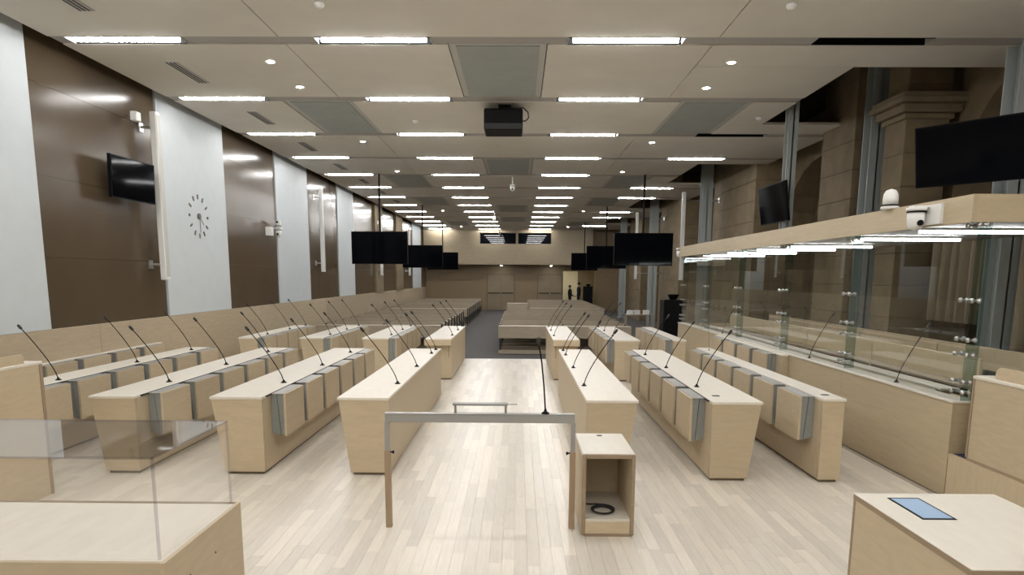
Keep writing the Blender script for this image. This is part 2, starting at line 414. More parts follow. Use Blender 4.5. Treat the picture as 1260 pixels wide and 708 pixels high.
# ================================================================== desks
TZ = .78
SEATW = .57
def seat_proto():
    """one folded seat; local x points away from the desk side, y along the desk"""
    sh = MB().prism([(.128, -.43), (.150, -.43), (.152, 0), (.130, 0)], 'y', 0, SEATW).build('folding_seat', 'birch')
    b = MB().prism([(0, -.40), (.085, -.43), (.055, -.003), (0, -.003)], 'y', .015, SEATW - .015).build('back_pad', 'grey_fabric', None); b.parent = sh
    s = MB().prism([(.092, -.43), (.128, -.43), (.130, -.002), (.062, -.002)], 'y', .015, SEATW - .015).build('seat_pad', 'grey_fabric', None); s.parent = sh
    t = MB().box(.014, .128, .0, SEATW, -.0015, .004).build('top_strip', 'steel_rail', None); t.parent = sh
    return sh
SEAT = seat_proto(); SEAT_USED = [False]
def add_seats(parent, x, ys, side, z=None):
    """side +1: the seats hang on the face that looks to +X"""
    base = wloc(parent)
    for y in ys:
        if SEAT_USED[0]: o = copy_tree(SEAT)
        else: o = SEAT; SEAT_USED[0] = True
        o.parent = parent
        o.location = Vector((x, y if side > 0 else y + SEATW, z or TZ - .012)) - base
        o.rotation_euler = (0, 0, 0 if side > 0 else PI)
def desk(label, x_face, side, width, y0, y1, top=TZ, slope=.10, seats=None, group=None, fascia=False, ports=()):
    """x_face: the upright face that looks to the aisle; side: +1 when it looks to +X"""
    s = side
    t = thing('courtroom_desk', label, 'desk', (x_face - s * width / 2, (y0 + y1) / 2, 0), group)
    xb = x_face - s * width; xs = sorted((x_face - s * .006, xb + s * .012))
    e = .03
    # hollow carcass: upright face panel, sloped user-side panel, two end panels
    MB().prism([(x_face - s * .006, .03), (x_face - s * .036, .03), (x_face - s * .036, top - .028), (x_face - s * .006, top - .028)], 'y', y0 + e + .010, y1 - e - .010).build('front_panel', 'birch_flat', t)
    MB().prism([(xb + s * (.012 + slope), .03), (xb + s * (.04 + slope), .03), (xb + s * .04, top - .028), (xb + s * .012, top - .028)], 'y', y0 + e, y1 - e).build('rear_panel', 'birch_flat', t)
    for a, b in ((y0 + .004, y0 + e), (y1 - e, y1 - .004)):
        MB().prism([(x_face - s * .006, .03), (xb + s * (.012 + slope), .03), (xb + s * .012, top - .028), (x_face - s * .006, top - .028)], 'y', a, b).build('end_panel', 'birch', t)
    MB().prism([(x_face - s * .03, 0), (xb + s * (.03 + slope), 0), (xb + s * (.03 + slope), .03), (x_face - s * .03, .03)], 'y', y0 + .03, y1 - .03).build('plinth', 'plinth', t)
    tp = B('tabletop', 'birch_top', t, *sorted((x_face, xb)), y0 - .006, y1 + .006, top - .028, top, bevel=.004)
    if fascia:
        B('end_fascia', 'birch', t, *sorted((x_face - s * .002, xb + s * .002)), y0 - .16, y0 - .006, top - .115, top - .004, bevel=.004)
        B('cable_slot', 'channel_dark', t, *sorted((x_face - s * .055, x_face - s * .062)), y0 - .002, y0 + .004, .42, .66)
    for (px, py) in ports: B('cable_port', 'black_plastic', t, px - .035, px + .035, py - .025, py + .025, top - .001, top + .003)
    if seats: B('hinge_shadow_gap', 'rubber', t, *sorted((x_face + s * .0, x_face + s * .012)), y0 + .10, y1 - .06, top - .02, top - .004)  # black strip stands for the shadow gap along the seat hinges
    if seats: add_seats(t, x_face - s * .004, seats, s)
    return t
N0, N1, F0, F1 = 6.33, 10.75, 12.48, 15.72
near_seats = [6.56 + .72 * k for k in range(6)]; far_seats = [12.53 + .64 * k for k in range(5)]
# clock-wall side
desk('pale birch desk on the clock-wall edge of the aisle, closest to the witness rail', -1.25, 1, .50, N0, N1)
desk('pale birch desk with folded grey seats, second from the aisle toward the clock wall', -2.48, 1, .51, N0, N1, seats=near_seats)
desk('pale birch desk with folded grey seats, third from the aisle toward the clock wall', -3.72, 1, .45, N0, N1, seats=near_seats)
desk('narrow birch desk with folded grey seats, fourth from the aisle, beside the wall seats', -5.03, 1, .38, N0, N1, seats=near_seats, slope=.06)
desk('birch desk with overhanging front lip on the clock-wall edge of the aisle, by the carpet', -1.25, 1, .50, F0, F1, fascia=True)
desk('birch desk with folded seats by the carpet, second from the aisle toward the clock wall', -2.45, 1, .50, F0 + .02, F1, seats=far_seats)
desk('birch desk with folded seats by the carpet, third from the aisle toward the clock wall', -3.68, 1, .45, F0 + .02, F1, seats=far_seats)
desk('narrow birch desk by the carpet, set closest to the clock wall wainscot', -4.93, 1, .36, F0 + .02, F1, seats=far_seats, slope=.06)
# glass dock side
desk('pale birch desk on the dock-side edge of the aisle, behind the open box stand', .655, -1, .50, N0 - .06, N1)
desk('pale birch desk with folded grey seats, second from the aisle toward the glass dock', 1.845, -1, .48, N0 - .1, N1, seats=[y - .1 for y in near_seats], ports=[(1.97, 6.55)])
desk('narrow birch desk with folded grey seats, third from the aisle, facing the glass dock', 2.88, -1, .22, N0 - .12, N1, top=.82, slope=.0, ports=[(2.99, 6.42)])
narrow_dock = [o for o in COL.objects if o.get('label', '').startswith('narrow birch desk with folded grey seats, third')][0]
add_seats(narrow_dock, 2.884, [y - .18 for y in near_seats], -1, .808)
desk('birch desk with overhanging front lip on the dock-side edge of the aisle, by the carpet', .65, -1, .50, F0, F1, fascia=True)
desk('birch desk with folded seats by the carpet, second from the aisle toward the glass dock', 1.80, -1, .47, F0 - .1, F1, seats=far_seats)
desk('narrow birch desk by the carpet, closest to the far end of the glass dock', 2.90, -1, .24, F0 - .05, F1, seats=far_seats, slope=.0)
# seat rows fixed to the walls
def wall_seats(label, x, side, ys, y0, y1, top, depth):
    t = thing('seat_row', label, 'seat row', (x - side * depth / 2, (y0 + y1) / 2, 0))
    B('back_board', 'birch', t, *sorted((x, x - side * depth)), y0, y1, .0, top - .02); B('top_rail', 'birch_top', t, *sorted((x + side * .004, x - side * depth)), y0 - .004, y1 + .004, top - .02, top, bevel=.004)
    add_seats(t, x + side * .002, ys, side, top - .012)
wall_seats('row of folded grey and birch seats fixed along the clock wall wainscot', -5.90, 1, near_seats, 6.3, 10.95, .84, .07)
wall_seats('row of folded grey and birch seats fixed against the glass dock base', 3.76, -1, [9.66 + .735 * k for k in range(4)], 9.45, 12.72, .86, .085)

# ================================================================== microphones
def mic_proto():
    t = thing('gooseneck_microphone', '', 'microphone', (0, 0, 0))
    MB().lathe([(.032, 0), (.032, .006), (.016, .014), (.010, .030)], (0, 0, 0), seg=14).build('base', 'black_plastic', t)
    pts = []
    for k in range(11):
        u = k / 10; pts.append((-.36 * (u ** 1.25), 0, .02 + .555 * u ** .96))
    MB().tube(pts, .0055, 6).build('gooseneck', 'black_plastic', t, True)
    a, b = Vector(pts[-2]), Vector(pts[-1]); d = (b - a).normalized()
    MB().tube([b - d * .012, b, b + d * .035, b + d * .05], [.008, .015, .015, .009], 10).build('capsule', 'rubber', t, True)
    return t
MIC = mic_proto(); mic_used = [False]
def mic(x, y, z, side, label, group='gooseneck desk microphones', lean=1.0):
    if mic_used[0]: o = copy_tree(MIC)
    else: o = MIC; mic_used[0] = True
    o.location = (x, y, z); o.rotation_euler = (0, 0, 0 if side > 0 else PI); o.scale = (lean, 1, 1.0)
    tag(o, label, 'microphone', group)
ny = (7.2, 8.65, 10.13); fyy = (13.2, 14.5, 15.6)
for x, s, ys, z, lb in [(-1.315, 1, (7.18, 8.57, 10.05, 10.58), TZ, 'on the aisle desk of the clock-wall side behind the witness rail'), (-2.57, 1, ny, TZ, 'on the second desk from the aisle, clock-wall side'),
                        (-3.835, 1, ny, TZ, 'on the third desk from the aisle, clock-wall side'), (-5.115, 1, (7.28, 8.83, 10.33), TZ, 'on the narrow desk beside the wall seats'),
                        (-1.31, 1, fyy, TZ, 'on the aisle desk by the carpet, clock-wall side'), (-2.52, 1, fyy, TZ, 'on the second desk by the carpet, clock-wall side'),
                        (-3.74, 1, fyy, TZ, 'on the third desk by the carpet, clock-wall side'), (-4.99, 1, fyy, TZ, 'on the narrow desk by the carpet near the clock wall'),
                        (.715, -1, (7.12, 8.54, 9.95, 10.54), TZ, 'on the aisle desk behind the open box stand'), (1.925, -1, (7.1, 8.6, 10.05), TZ, 'on the second desk from the aisle, dock side'),
                        (.71, -1, fyy, TZ, 'on the aisle desk by the carpet, dock side'), (1.87, -1, fyy, TZ, 'on the second desk by the carpet, dock side')]:
    for q, y in enumerate(ys): mic(x, y, z, s, '%s black gooseneck microphone ' % ORD[q] + lb, lean=1.0 if s > 0 else .88)
mic(2.97, 10.35, .82, 1, 'upright thin black microphone on the narrow desk facing the glass dock', lean=.12)
for q, y in enumerate((6.9, 9.0, 12.9)): mic(3.945, y, .875, -1, '%s thin black microphone from the dock corner on the ledge inside the glass' % ORD[q], 'microphones inside the dock', lean=.75)

# ================================================================== witness rail, box stand, cable
RY = 4.99
t = thing('witness_rail', 'low grey steel and wood witness rail standing across the aisle', 'rail', (-.29, RY, 0))
B('top_strip', 'steel_rail', t, -1.016, .439, RY - .024, RY + .035, .905, .912, bevel=.002)
MB().box(-1.013, .436, RY - .022, RY + .022, .842, .905, bevel=.003).build('cross_bar', 'steel_rail', t)
for x in (-1.002, .425):
    B('leg', 'steel_rail', t, x - .017, x + .017, RY - .018, RY + .018, .58, .842)
    lg = MB().prism([(x - .022, RY - .022), (x + .022, RY - .022), (x + .022, RY + .022), (x - .022, RY + .022)], 'z', 0, .615).build('wooden_leg', 'oak_leg', t)
    s = 1 if x < 0 else -1
    k = MB().tube([(x + s * .022, RY, .602), (x + s * .036, RY, .602), (x + s * .037, RY, .602), (x + s * .05, RY, .602)], [.006, .006, .012, .012], 10).build('clamp_screw', 'black_plastic', lg)
bk = MB().box(-.497, -.075, RY - .012, RY + .045, .972, .990, bevel=.003).build('book_rest', 'steel_rail', t)
MB().box(-.075, -.005, RY + .02, RY + .035, .976, .980).build('pen_ledge', 'steel_rail', bk)
for x in (-.478, -.092): MB().tube([(x, RY + .01, .912), (x, RY + .01, .973)], .009, 8).build('rest_support', 'steel_rail', bk)
mt = thing('gooseneck_microphone', 'tall straight black microphone standing on the witness rail', 'microphone', (.211, RY, .912))
MB().lathe([(.03, .912), (.03, .92), (.012, .932), (.008, .95)], (.211, RY, 0), seg=14).build('base', 'black_plastic', mt)
MB().tube([(.211, RY, .93), (.20, RY, 1.1), (.18, RY, 1.3), (.155, RY, 1.45)], .006, 6).build('gooseneck', 'black_plastic', mt, True)
MB().tube([(.157, RY, 1.44), (.155, RY, 1.455), (.152, RY, 1.485), (.151, RY, 1.495)], [.008, .016, .016, .009], 10).build('capsule', 'rubber', mt, True)

bx0, bx1, by0, by1, bh = .485, .882, 4.82, 5.50, .640
t = thing('box_stand', 'open-fronted birch box stand on the floor beside the witness rail', 'stand', ((bx0 + bx1) / 2, (by0 + by1) / 2, 0))
B('side_panel', 'birch', t, bx0, bx0 + .03, by0 + .02, by1, .01, bh - .03); B('side_panel', 'birch', t, bx1 - .03, bx1, by0 + .02, by1, .01, bh - .03)
B('back_panel', 'birch', t, bx0 + .03, bx1 - .03, by1 - .02, by1, .01, bh - .03); B('shelf', 'birch_top', t, bx0 + .03, bx1 - .03, by0 + .012, by1 - .02, .115, .135)
tp = B('top_panel', 'birch_top', t, bx0, bx1, by0 + .02, by1, bh - .03, bh, bevel=.006)
B('cable_port', 'channel_dark', tp, .66, .70, 5.40, 5.43, bh - .001, bh + .003)
B('drawer_front', 'birch', t, bx0 + .03, bx1 - .03, by0 + .006, by0 + .026, .02, .115)
fr = MB()
fr.box(bx0, bx0 + .03, by0, by0 + .02, .012, bh - .002, bevel=.004).box(bx1 - .03, bx1, by0, by0 + .02, .012, bh - .002, bevel=.004).box(bx0 + .03, bx1 - .03, by0, by0 + .02, bh - .032, bh - .002).box(bx0 + .03, bx1 - .03, by0, by0 + .006, .0, .018)
fr.build('edge_frame', 'ply_edge', t)
B('plinth', 'plinth', t, bx0 + .02, bx1 - .02, by0 + .02, by1 - .02, 0, .012)
m = MB(); pts = []
for k in range(85):
    a = 2 * PI * k / 26; r = .072 + .00022 * k
    pts.append((.668 + r * math.cos(a), 5.0 + r * math.sin(a) * 1.1, .1435 + .00016 * k))
lp = Vector(pts[-1]); pts += [tuple(lp + Vector((-.04, .015, -.002))), tuple(lp + Vector((-.085, .03, -.008))), tuple(lp + Vector((-.125, .045, -.0125)))]
cb = m.tube(pts, .0065, 6).build('coiled_cable', 'rubber', None, True)
tag(cb, 'coiled black cable lying inside the open birch box stand', 'cable')

# ================================================================== front desks and dais panels
t = thing('display_desk', 'birch display desk with white top under a clear acrylic cover', 'desk', (-2.9, 2.98, 0))
x0, x1, y0, y1, z = -4.1, -1.46, 2.60, 3.365, .76
B('tabletop', 'birch_top', t, x0 + .02, x1 - .02, y0 + .02, y1 - .02, z - .03, z)
B('side_panel', 'birch', t, x1 - .02, x1, y0, y1, 0, z + .004); B('side_panel', 'birch', t, x0, x0 + .02, y0, y1, 0, z + .004)
B('edge_strip', 'ply_edge', t, x0 + .02, x1 - .02, y1 - .02, y1, z - .03, z + .004); B('rear_panel', 'birch', t, x0 + .02, x1 - .02, y1 - .02, y1, 0, z - .03)
fp = B('front_rail', 'birch', t, x0 + .02, x1 - .02, y0, y0 + .02, z - .085, z + .004)
B('shelf', 'birch_top', t, x0 + .02, x1 - .02, y0 + .03, y1 - .02, .36, .38)
sp = MB()
for px, py in ((-1.4585, 3.05), (-1.4585, 2.80)): sp.lathe([(.006, 0), (.005, .002)], (px, py, .62), 'x', 10)
sp.build('screw_caps', 'channel_dark', t)
t = thing('acrylic_cover', 'clear acrylic five-sided cover standing on the display desk', 'cover', (-2.8, 3.0, z + .004))
ax0, ax1, ay0, ay1, az = -4.08, -1.50, 2.64, 3.345, 1.205
B('top_sheet', 'acrylic', t, ax0, ax1, ay0, ay1, az - .006, az)
for nm, a in (('side_sheet', (ax1 - .006, ax1, ay0, ay1)), ('side_sheet', (ax0, ax0 + .006, ay0, ay1)), ('back_sheet', (ax0 + .006, ax1 - .006, ay1 - .006, ay1)), ('front_sheet', (ax0 + .006, ax1 - .006, ay0, ay0 + .006))):
    B(nm, 'acrylic', t, *a, z + .0045, az - .006)
m = MB()
for xx in (ax0, ax1):
    for yy in (ay0, ay1): m.box(xx - .005, xx + .005, yy - .005, yy + .005, z + .0045, az)
for yy in (ay0, ay1): m.box(ax0, ax1, yy - .004, yy + .004, az - .007, az + .001)
m.box(ax1 - .004, ax1 + .004, ay0, ay1, az - .007, az + .001)
m.build('polished_edges', 'acrylic_edge', t)

t = thing('clerk_desk', 'birch desk with a white top and an inset blue touch screen', 'desk', (2.28, 3.13, 0))
x0, x1, y0, y1, z = 1.88, 2.66, 2.62, 3.605, .76
B('tabletop', 'birch_top', t, x0, x1, y0, y1, z - .006, z, bevel=.002); B('edge_band', 'ply_edge', t, x0 + .001, x1 - .001, y0 + .001, y1 - .001, z - .034, z - .006)
B('side_panel', 'birch', t, x0 + .004, x0 + .024, y0 + .02, y1 - .022, 0, z - .034); B('side_panel', 'birch', t, x1 - .024, x1 - .004, y0 + .02, y1 - .022, 0, z - .034)
B('rear_panel', 'ply_edge', t, x0 + .002, x1 - .002, y1 - .022, y1 - .002, 0, z - .034); B('front_panel', 'birch', t, x0 + .024, x1 - .024, y0 + .004, y0 + .02, 0, z - .034)
sc = B('touch_screen', 'black_plastic', t, 2.02, 2.19, 3.195, 3.52, z - .001, z + .003); B('display', 'screen_blue', sc, 2.032, 2.178, 3.21, 3.505, z + .003, z + .004)

# dais panel on the clock-wall side
t = thing('dais_desk', 'tall birch dais desk with a raised lip standing by the clock-wall desks', 'desk', (-4.55, 4.3, 0))
B('front_panel', 'birch', t, -4.19, -4.165, 2.4, 5.735, .0, 1.17); B('end_panel', 'birch', t, -4.95, -4.19, 5.71, 5.735, 0, 1.17)
B('tabletop', 'birch_top', t, -4.95, -4.160, 2.4, 5.742, 1.17, 1.196, bevel=.004); B('edge_post', 'ply_edge', t, -4.165, -4.160, 5.70, 5.735, 0, 1.17)
MB().prism([(2.5, 1.196), (5.56, 1.196), (5.56, 1.255), (5.54, 1.275), (2.5, 1.275)], 'x', -4.205, -4.185).build('raised_lip', 'birch', t)
# raised platform and dais panel on the dock side
pf = thing('platform', 'low birch platform with navy carpet in front of the glass dock', 'platform', (5.2, 3.9, 0))
B('riser', 'birch_flat', pf, 3.85, 3.88, 1.5, 5.82, 0, .385); B('deck', 'navy_carpet', pf, 3.88, 6.45, 1.5, 5.82, .33, .40); B('nosing', 'birch_flat', pf, 3.848, 3.88, 1.5, 5.82, .385, .402)
B('carcass', 'plinth', pf, 3.88, 6.45, 1.5, 5.82, 0, .33)
t = thing('dais_desk', 'birch dais desk with a raised lip standing on the navy carpeted platform', 'desk', (4.3, 3.7, .402))
MB().prism([(1.5, .43), (1.52, .405), (5.60, .405), (5.625, .43), (5.625, 1.11), (1.5, 1.11)], 'x', 3.87, 3.90).build('front_panel', 'birch', t)
MB().box(3.864, 3.87, 1.5, 5.61, .403, .424).box(3.864, 3.87, 5.607, 5.628, .424, 1.11).build('edge_band', 'ply_edge', t)
B('tabletop', 'birch_top', t, 3.862, 4.60, 1.5, 5.632, 1.11, 1.136, bevel=.004); B('end_panel', 'birch', t, 3.90, 4.55, 5.60, 5.625, .402, 1.11); B('end_panel', 'birch', t, 3.90, 4.55, 1.5, 1.53, .402, 1.11)
MB().prism([(1.6, 1.136), (5.42, 1.136), (5.42, 1.20), (5.38, 1.235), (1.6, 1.235)], 'x', 3.90, 3.92).build('raised_lip', 'birch', t)

# ================================================================== glass dock
DX, DY0, DY1 = 3.85, 5.83, 16.1
dock = thing('glass_dock', 'long glazed dock with a birch base, wooden header and steel fittings', 'dock', (4.9, 11.0, 0))
for k in range(5):
    a = DY0 + k * (DY1 - DY0) / 5; b = DY0 + (k + 1) * (DY1 - DY0) / 5
    B('base_panel', 'header_wood', dock, DX, DX + .03, a + .002, b - .002, 0, .855)
B('base_panel', 'header_wood', dock, DX + .03, 6.0, DY0, DY0 + .03, .0, .855)
B('base_panel', 'header_wood', dock, DX + .03, 6.0, DY1 - .03, DY1, .0, .855)
B('ledge', 'birch_top', dock, DX - .012, DX + .20, DY0 - .012, DY1, .855, .875, bevel=.004); B('ledge', 'birch_top', dock, DX + .20, 6.0, DY0 - .012, DY0 + .1, .855, .875)
B('header_beam', 'header_wood', dock, DX - .02, DX + .02, DY0 - .02, DY1 + .05, 2.425, 2.655); B('header_beam', 'header_wood', dock, DX + .02, 6.0, DY0 - .02, DY0 + .02, 2.425, 2.655)
B('header_beam', 'header_wood', dock, DX + .02, 6.0, DY1 + .01, DY1 + .05, 2.425, 2.655)
B('roof', 'slot_metal', dock, DX + .02, 6.0, DY0 + .02, DY1 + .01, 2.455, 2.65)
B('dock_floor', 'navy_carpet', dock, DX + .03, 6.0, DY0 + .03, DY1 - .03, .20, .24)
JY = [DY0 + .03, 8.0, 10.0, 12.05, 14.1, DY1 - .05]
GX = DX + .06
for a, b in zip(JY, JY[1:]):
    B('glass_pane', 'dock_glass', dock, GX, GX + .012, a + .012, b - .012, .876, 1.335); B('glass_pane', 'dock_glass', dock, GX, GX + .012, a + .012, b - .012, 1.365, 2.453)
for a, b in ((GX + .03, 4.95), (4.97, 5.95)):
    B('glass_pane', 'dock_glass', dock, a, b, DY0 + .03, DY0 + .042, .876, 1.335); B('glass_pane', 'dock_glass', dock, a, b, DY0 + .03, DY0 + .042, 1.365, 2.453)
for a, b in ((GX + .03, 4.95), (4.97, 5.95)): B('glass_pane', 'dock_glass', dock, a, b, DY1 - .05, DY1 - .038, .876, 2.453)
for n, y in enumerate(JY):
    B('glass_fin', 'glass_edge', dock, GX + .02, GX + .13, y - .010, y + .010, .876, 2.453)
    for z in (.96, 1.05, 1.29, 1.42, 1.76, 2.40):
        m = MB()
        for s in (-1, 1):
            m.lathe([(.022, -.03), (.022, -.012), (.010, -.010), (.010, .03), (.022, .032), (.022, .05)], (GX, y + s * .075, z), 'x', 12)
        m.box(GX + .025, GX + .045, y - .085, y + .085, z - .008, z + .008)
        m.build('fitting', 'steel', dock, True)
# dock tubes under its roof
dt = thing('dock_tube_light', 'glowing tube light under the roof of the glass dock', 'tube light', (0, 0, 2.455), 'tubes under the dock roof')
B('housing', 'slot_metal', dt, -.68, .68, -.03, .03, 2.432, 2.454); MB().tube([(-.66, 0, 2.414), (.66, 0, 2.414)], .015, 10).build('tube', 'dock_tube', dt, True)
for n, y in enumerate((6.95, 8.35, 10.4, 11.6, 13.2, 14.9)):
    loc = Vector((4.73, y, 2.455))
    o = dt if n == 0 else copy_tree(dt); o.location = loc
    tag(o, '%s glowing tube from the dock corner under the dock roof' % ORD[n])
# benches inside the dock
for n, (xb, lb) in enumerate(((4.95, 'pale birch bench with a plank backrest behind the dock glass, front row'), (5.85, 'pale birch bench with a plank backrest behind the dock glass, rear row'))):
    t = thing('dock_bench', lb, 'bench', (xb - .2, 11, .24))
    B('seat', 'birch_flat', t, xb - .42, xb - .02, 7.1, 15.6, .62, .66, bevel=.006); B('backrest', 'birch_flat', t, xb - .02, xb + .02, 7.1, 15.6, .82, 1.10, bevel=.006)
    for y in (7.2, 9.3, 11.4, 13.5, 15.5): MB().box(xb - .40, xb - .03, y - .02, y + .02, .24, .62).box(xb - .03, xb - .021, y - .02, y + .02, .62, 1.06).build('bench_support', 'birch', t)
t = thing('dock_table', 'narrow birch writing shelf running inside the glass dock', 'table', (4.28, 11, .24))
B('tabletop', 'birch_top', t, 4.22, 4.40, 6.6, 15.6, .84, .865, bevel=.004)
for y in (6.7, 8.9, 11.1, 13.3, 15.5): B('leg', 'birch', t, 4.24, 4.38, y - .015, y + .015, .24, .84)
# drapes behind the dock
def drape(y0, y1, z0, z1, label):
    rows = []; n = int((y1 - y0) / .022)
    for zz in (z1, (z0 + z1) / 2, z0):
        rows.append([(6.34 + .10 * math.sin(k * .022 * 2 * PI / .21) + .015 * math.sin(k * .9), y0 + k * .022, zz) for k in range(n + 1)])
    m = MB().quads(rows); o = m.build('curtain', 'curtain', None, True)
    sol = o.modifiers.new('thickness', 'SOLIDIFY'); sol.thickness = .006
    tag(o, label, 'curtain')
drape(9.05, 10.35, 1.32, 2.95, 'short beige pleated curtain beside the stone pier behind the dock')
drape(6.2, 8.5, .42, 2.95, 'long beige pleated curtain behind the near end of the glass dock')
MB().tube([(6.32, 6.1, 2.98), (6.32, 10.45, 2.98)], .02, 8).build('curtain_rail', 'steel_paint', wall_right)

# ================================================================== steel posts, cabinets on the dock side
def post(x, y, z0, wd, label):
    t = thing('steel_post', label, 'post', (x, y, z0), 'grey steel posts')
    h = wd / 2
    B('web', 'steel_paint', t, x - .012, x + .012, y - h, y + h, z0 + .02, 5.72); B('flange', 'steel_paint', t, x - h, x + h, y - h, y - h + .02, z0 + .02, 5.72); B('flange', 'steel_paint', t, x - h, x + h, y + h - .02, y + h, z0 + .02, 5.72)
    B('base_plate', 'steel_paint', t, x - h - .05, x + h + .05, y - h - .05, y + h + .05, z0, z0 + .02)
post(6.22, 8.75, 0.0, .28, 'grey steel post at the near end of the stone wall, behind the drapes side')
post(6.2, 12.18, 0.0, .28, 'grey steel post beside the stone pier with the capital')
post(4.78, 12.27, 2.65, .17, 'slender grey steel post carrying the small side screen')
post(5.6, 20.55, CARPET, .30, 'grey steel post just past the far end of the dock')
post(5.6, 28.3, CARPET, .32, 'grey steel post halfway along the public benches'); post(5.6, 36.4, CARPET, .32, 'grey steel post near the lit side room')

def cabinet(x, y, z0, wd, dp, h, label):
    t = thing('black_cabinet', label, 'cabinet', (x, y, z0))
    B('body', 'black_plastic', t, x - wd / 2, x + wd / 2, y - dp / 2 + .02, y + dp / 2, z0 + .04, z0 + h, bevel=.008); d = B('door', 'black_plastic', t, x - wd / 2 + .015, x + wd / 2 - .015, y - dp / 2, y - dp / 2 + .018, z0 + .06, z0 + h - .03)
    B('handle', 'channel_dark', d, x + wd / 2 - .07, x + wd / 2 - .055, y - dp / 2 - .02, y - dp / 2, z0 + h * .5, z0 + h * .5 + .12); B('foot_frame', 'rubber', t, x - wd / 2 + .02, x + wd / 2 - .02, y - dp / 2 + .04, y + dp / 2 - .02, z0, z0 + .04)
    MB().lathe([(.09, 0), (.10, .015), (.14, .10), (.155, .13), (.15, .14)], (x + .02, y - .02, z0 + h), seg=20).build('top_dish', 'black_plastic', t)
cabinet(4.12, 18.0, CARPET, .54, .55, 1.60, 'tall black equipment cabinet standing past the end of the glass dock')
cabinet(4.42, 42.9, CARPET, .58, .5, 1.58, 'black equipment cabinet beside the lit doorway at the back')

# ================================================================== screens
def screen(name, c, yaw, tilt, wd, ht, label, group=None, rod=None, arm=None):
    t = thing(name, label, 'screen', c, group)
    r = Vector((math.cos(yaw), math.sin(yaw), 0)); n0 = Vector((math.sin(yaw), -math.cos(yaw), 0)); u0 = Vector((0, 0, 1))
    n = n0 * math.cos(tilt) - u0 * math.sin(tilt); u = u0 * math.cos(tilt) + n0 * math.sin(tilt); c = Vector(c)
    MB().obb(c - n * .025, r, u, n, wd, ht, .05).build('casing', 'black_plastic', t)
    MB().obb(c + n * .002, r, u, n, wd - .03, ht - .03, .004).build('display', 'black_screen', t)
    MB().obb(c - n * .075, r, u, n, .34, .26, .05).build('mount_plate', 'black_plastic', t)
    if rod:
        p = c - n * .12
        MB().tube([(p.x, p.y, c.z - .1), (p.x, p.y, rod)], .028, 10).build('hanging_rod', 'black_plastic', t)
        B('mount_bracket', 'black_plastic', t, p.x - .09, p.x + .09, p.y - .04, p.y + .06, c.z - .08, c.z + .08)
    if arm: MB().tube([c - n * .09, Vector(arm)], .03, 8).build('wall_arm', 'black_plastic', t)
    return t
for n, (y, z, a, b) in enumerate(((19.4, 2.735, -4.795, -3.183), (27.9, 2.735, -4.80, -3.14), (36.3, 2.74, -4.93, -3.25))):
    screen('hanging_screen', ((a + b) / 2, y, z), 0, 0, b - a, .92, ['largest black screen hung from the ceiling on the clock-wall side', 'middle black hanging screen on the clock-wall side, partly hidden', 'farthest black hanging screen on the clock-wall side, by the back wall'][n], 'black ceiling-hung screens', rod=CZ)
for n, (y, z, a, b) in enumerate(((19.4, 2.725, 2.721, 4.398), (27.9, 2.735, 2.79, 4.43), (36.3, 2.735, 2.82, 4.24))):
    screen('hanging_screen', ((a + b) / 2, y, z), 0, 0, b - a, .92, ['largest black screen hung from the ceiling on the glass dock side', 'middle black hanging screen on the glass dock side, partly hidden', 'farthest black hanging screen on the glass dock side, by the lit doorway'][n], 'black ceiling-hung screens', rod=CZ)
screen('wall_screen', (-5.74, 10.2, 3.335), math.radians(87.5), .033, 1.06, .60, 'black screen on a bracket against the brown panel of the clock wall', arm=(-6.0, 10.2, 3.34))
screen('wall_screen', (4.6, 12.49, 3.266), math.radians(-89.1), .137, 1.23, .69, 'black side screen on a slender post above the dock header', arm=(4.78, 12.36, 3.27))
screen('wall_screen', (5.114, 7.745, 3.348), math.radians(-50), .263, 1.30, .69, 'large black angled screen above the near corner of the glass dock', arm=(6.2, 8.6, 3.3))

# ================================================================== cameras, projector, speakers, clock
def ptz(x, y, z, up, label, group='white dome cameras', sc=1.0, face=-PI / 2):
    t = thing('dome_camera', label, 'camera', (x, y, z), group); s = sc * (1 if up else -1); q = sc
    MB().lathe([(.085 * q, 0), (.085 * q, .022 * s), (.07 * q, .03 * s)], (x, y, z), seg=20).build('base', 'white_paint', t, True)
    MB().lathe([(.078 * q, .03 * s), (.078 * q, .042 * s)], (x, y, z), seg=20).build('band', 'black_plastic', t)
    MB().lathe([(.07 * q, .042 * s), (.072 * q, .10 * s), (.066 * q, .15 * s), (.045 * q, .185 * s), (.01 * q, .2 * s)], (x, y, z), seg=20).build('dome', 'white_paint', t, True)
    dx, dy = math.cos(face), math.sin(face); p = Vector((x + dx * .05 * q, y + dy * .05 * q, z + .135 * s))
    MB().tube([p, p + Vector((dx, dy, 0)) * .03 * q], .026 * q, 12).build('lens', 'black_plastic', t)
    return t
c1 = ptz(3.72, 6.43, 2.60, False, 'white dome camera hung on a bracket from the dock header near its corner', sc=1.05)
B('bracket', 'white_paint', c1, 3.80, 3.8315, 6.20, 6.52, 2.44, 2.62); B('bracket_arm', 'white_paint', c1, 3.66, 3.83, 6.36, 6.46, 2.60, 2.615)
ptz(3.84, 7.12, 2.655, True, 'white dome camera standing on top of the dock header beam', sc=1.02, face=PI / 2)
c2 = ptz(3.86, 16.3, 2.62, False, 'small white dome camera at the far end of the dock header', sc=1.0); B('bracket', 'white_paint', c2, 3.80, 3.92, 16.15, 16.4, 2.62, 2.64)
c3 = ptz(-5.83, 16.45, 3.06, False, 'white dome camera hanging under a bracket on the clock wall'); B('bracket', 'white_paint', c3, -6.0, -5.75, 16.35, 16.55, 3.06, 3.075); B('junction_box', 'white_paint', c3, -6.0, -5.88, 16.05, 16.25, 2.88, 3.08)
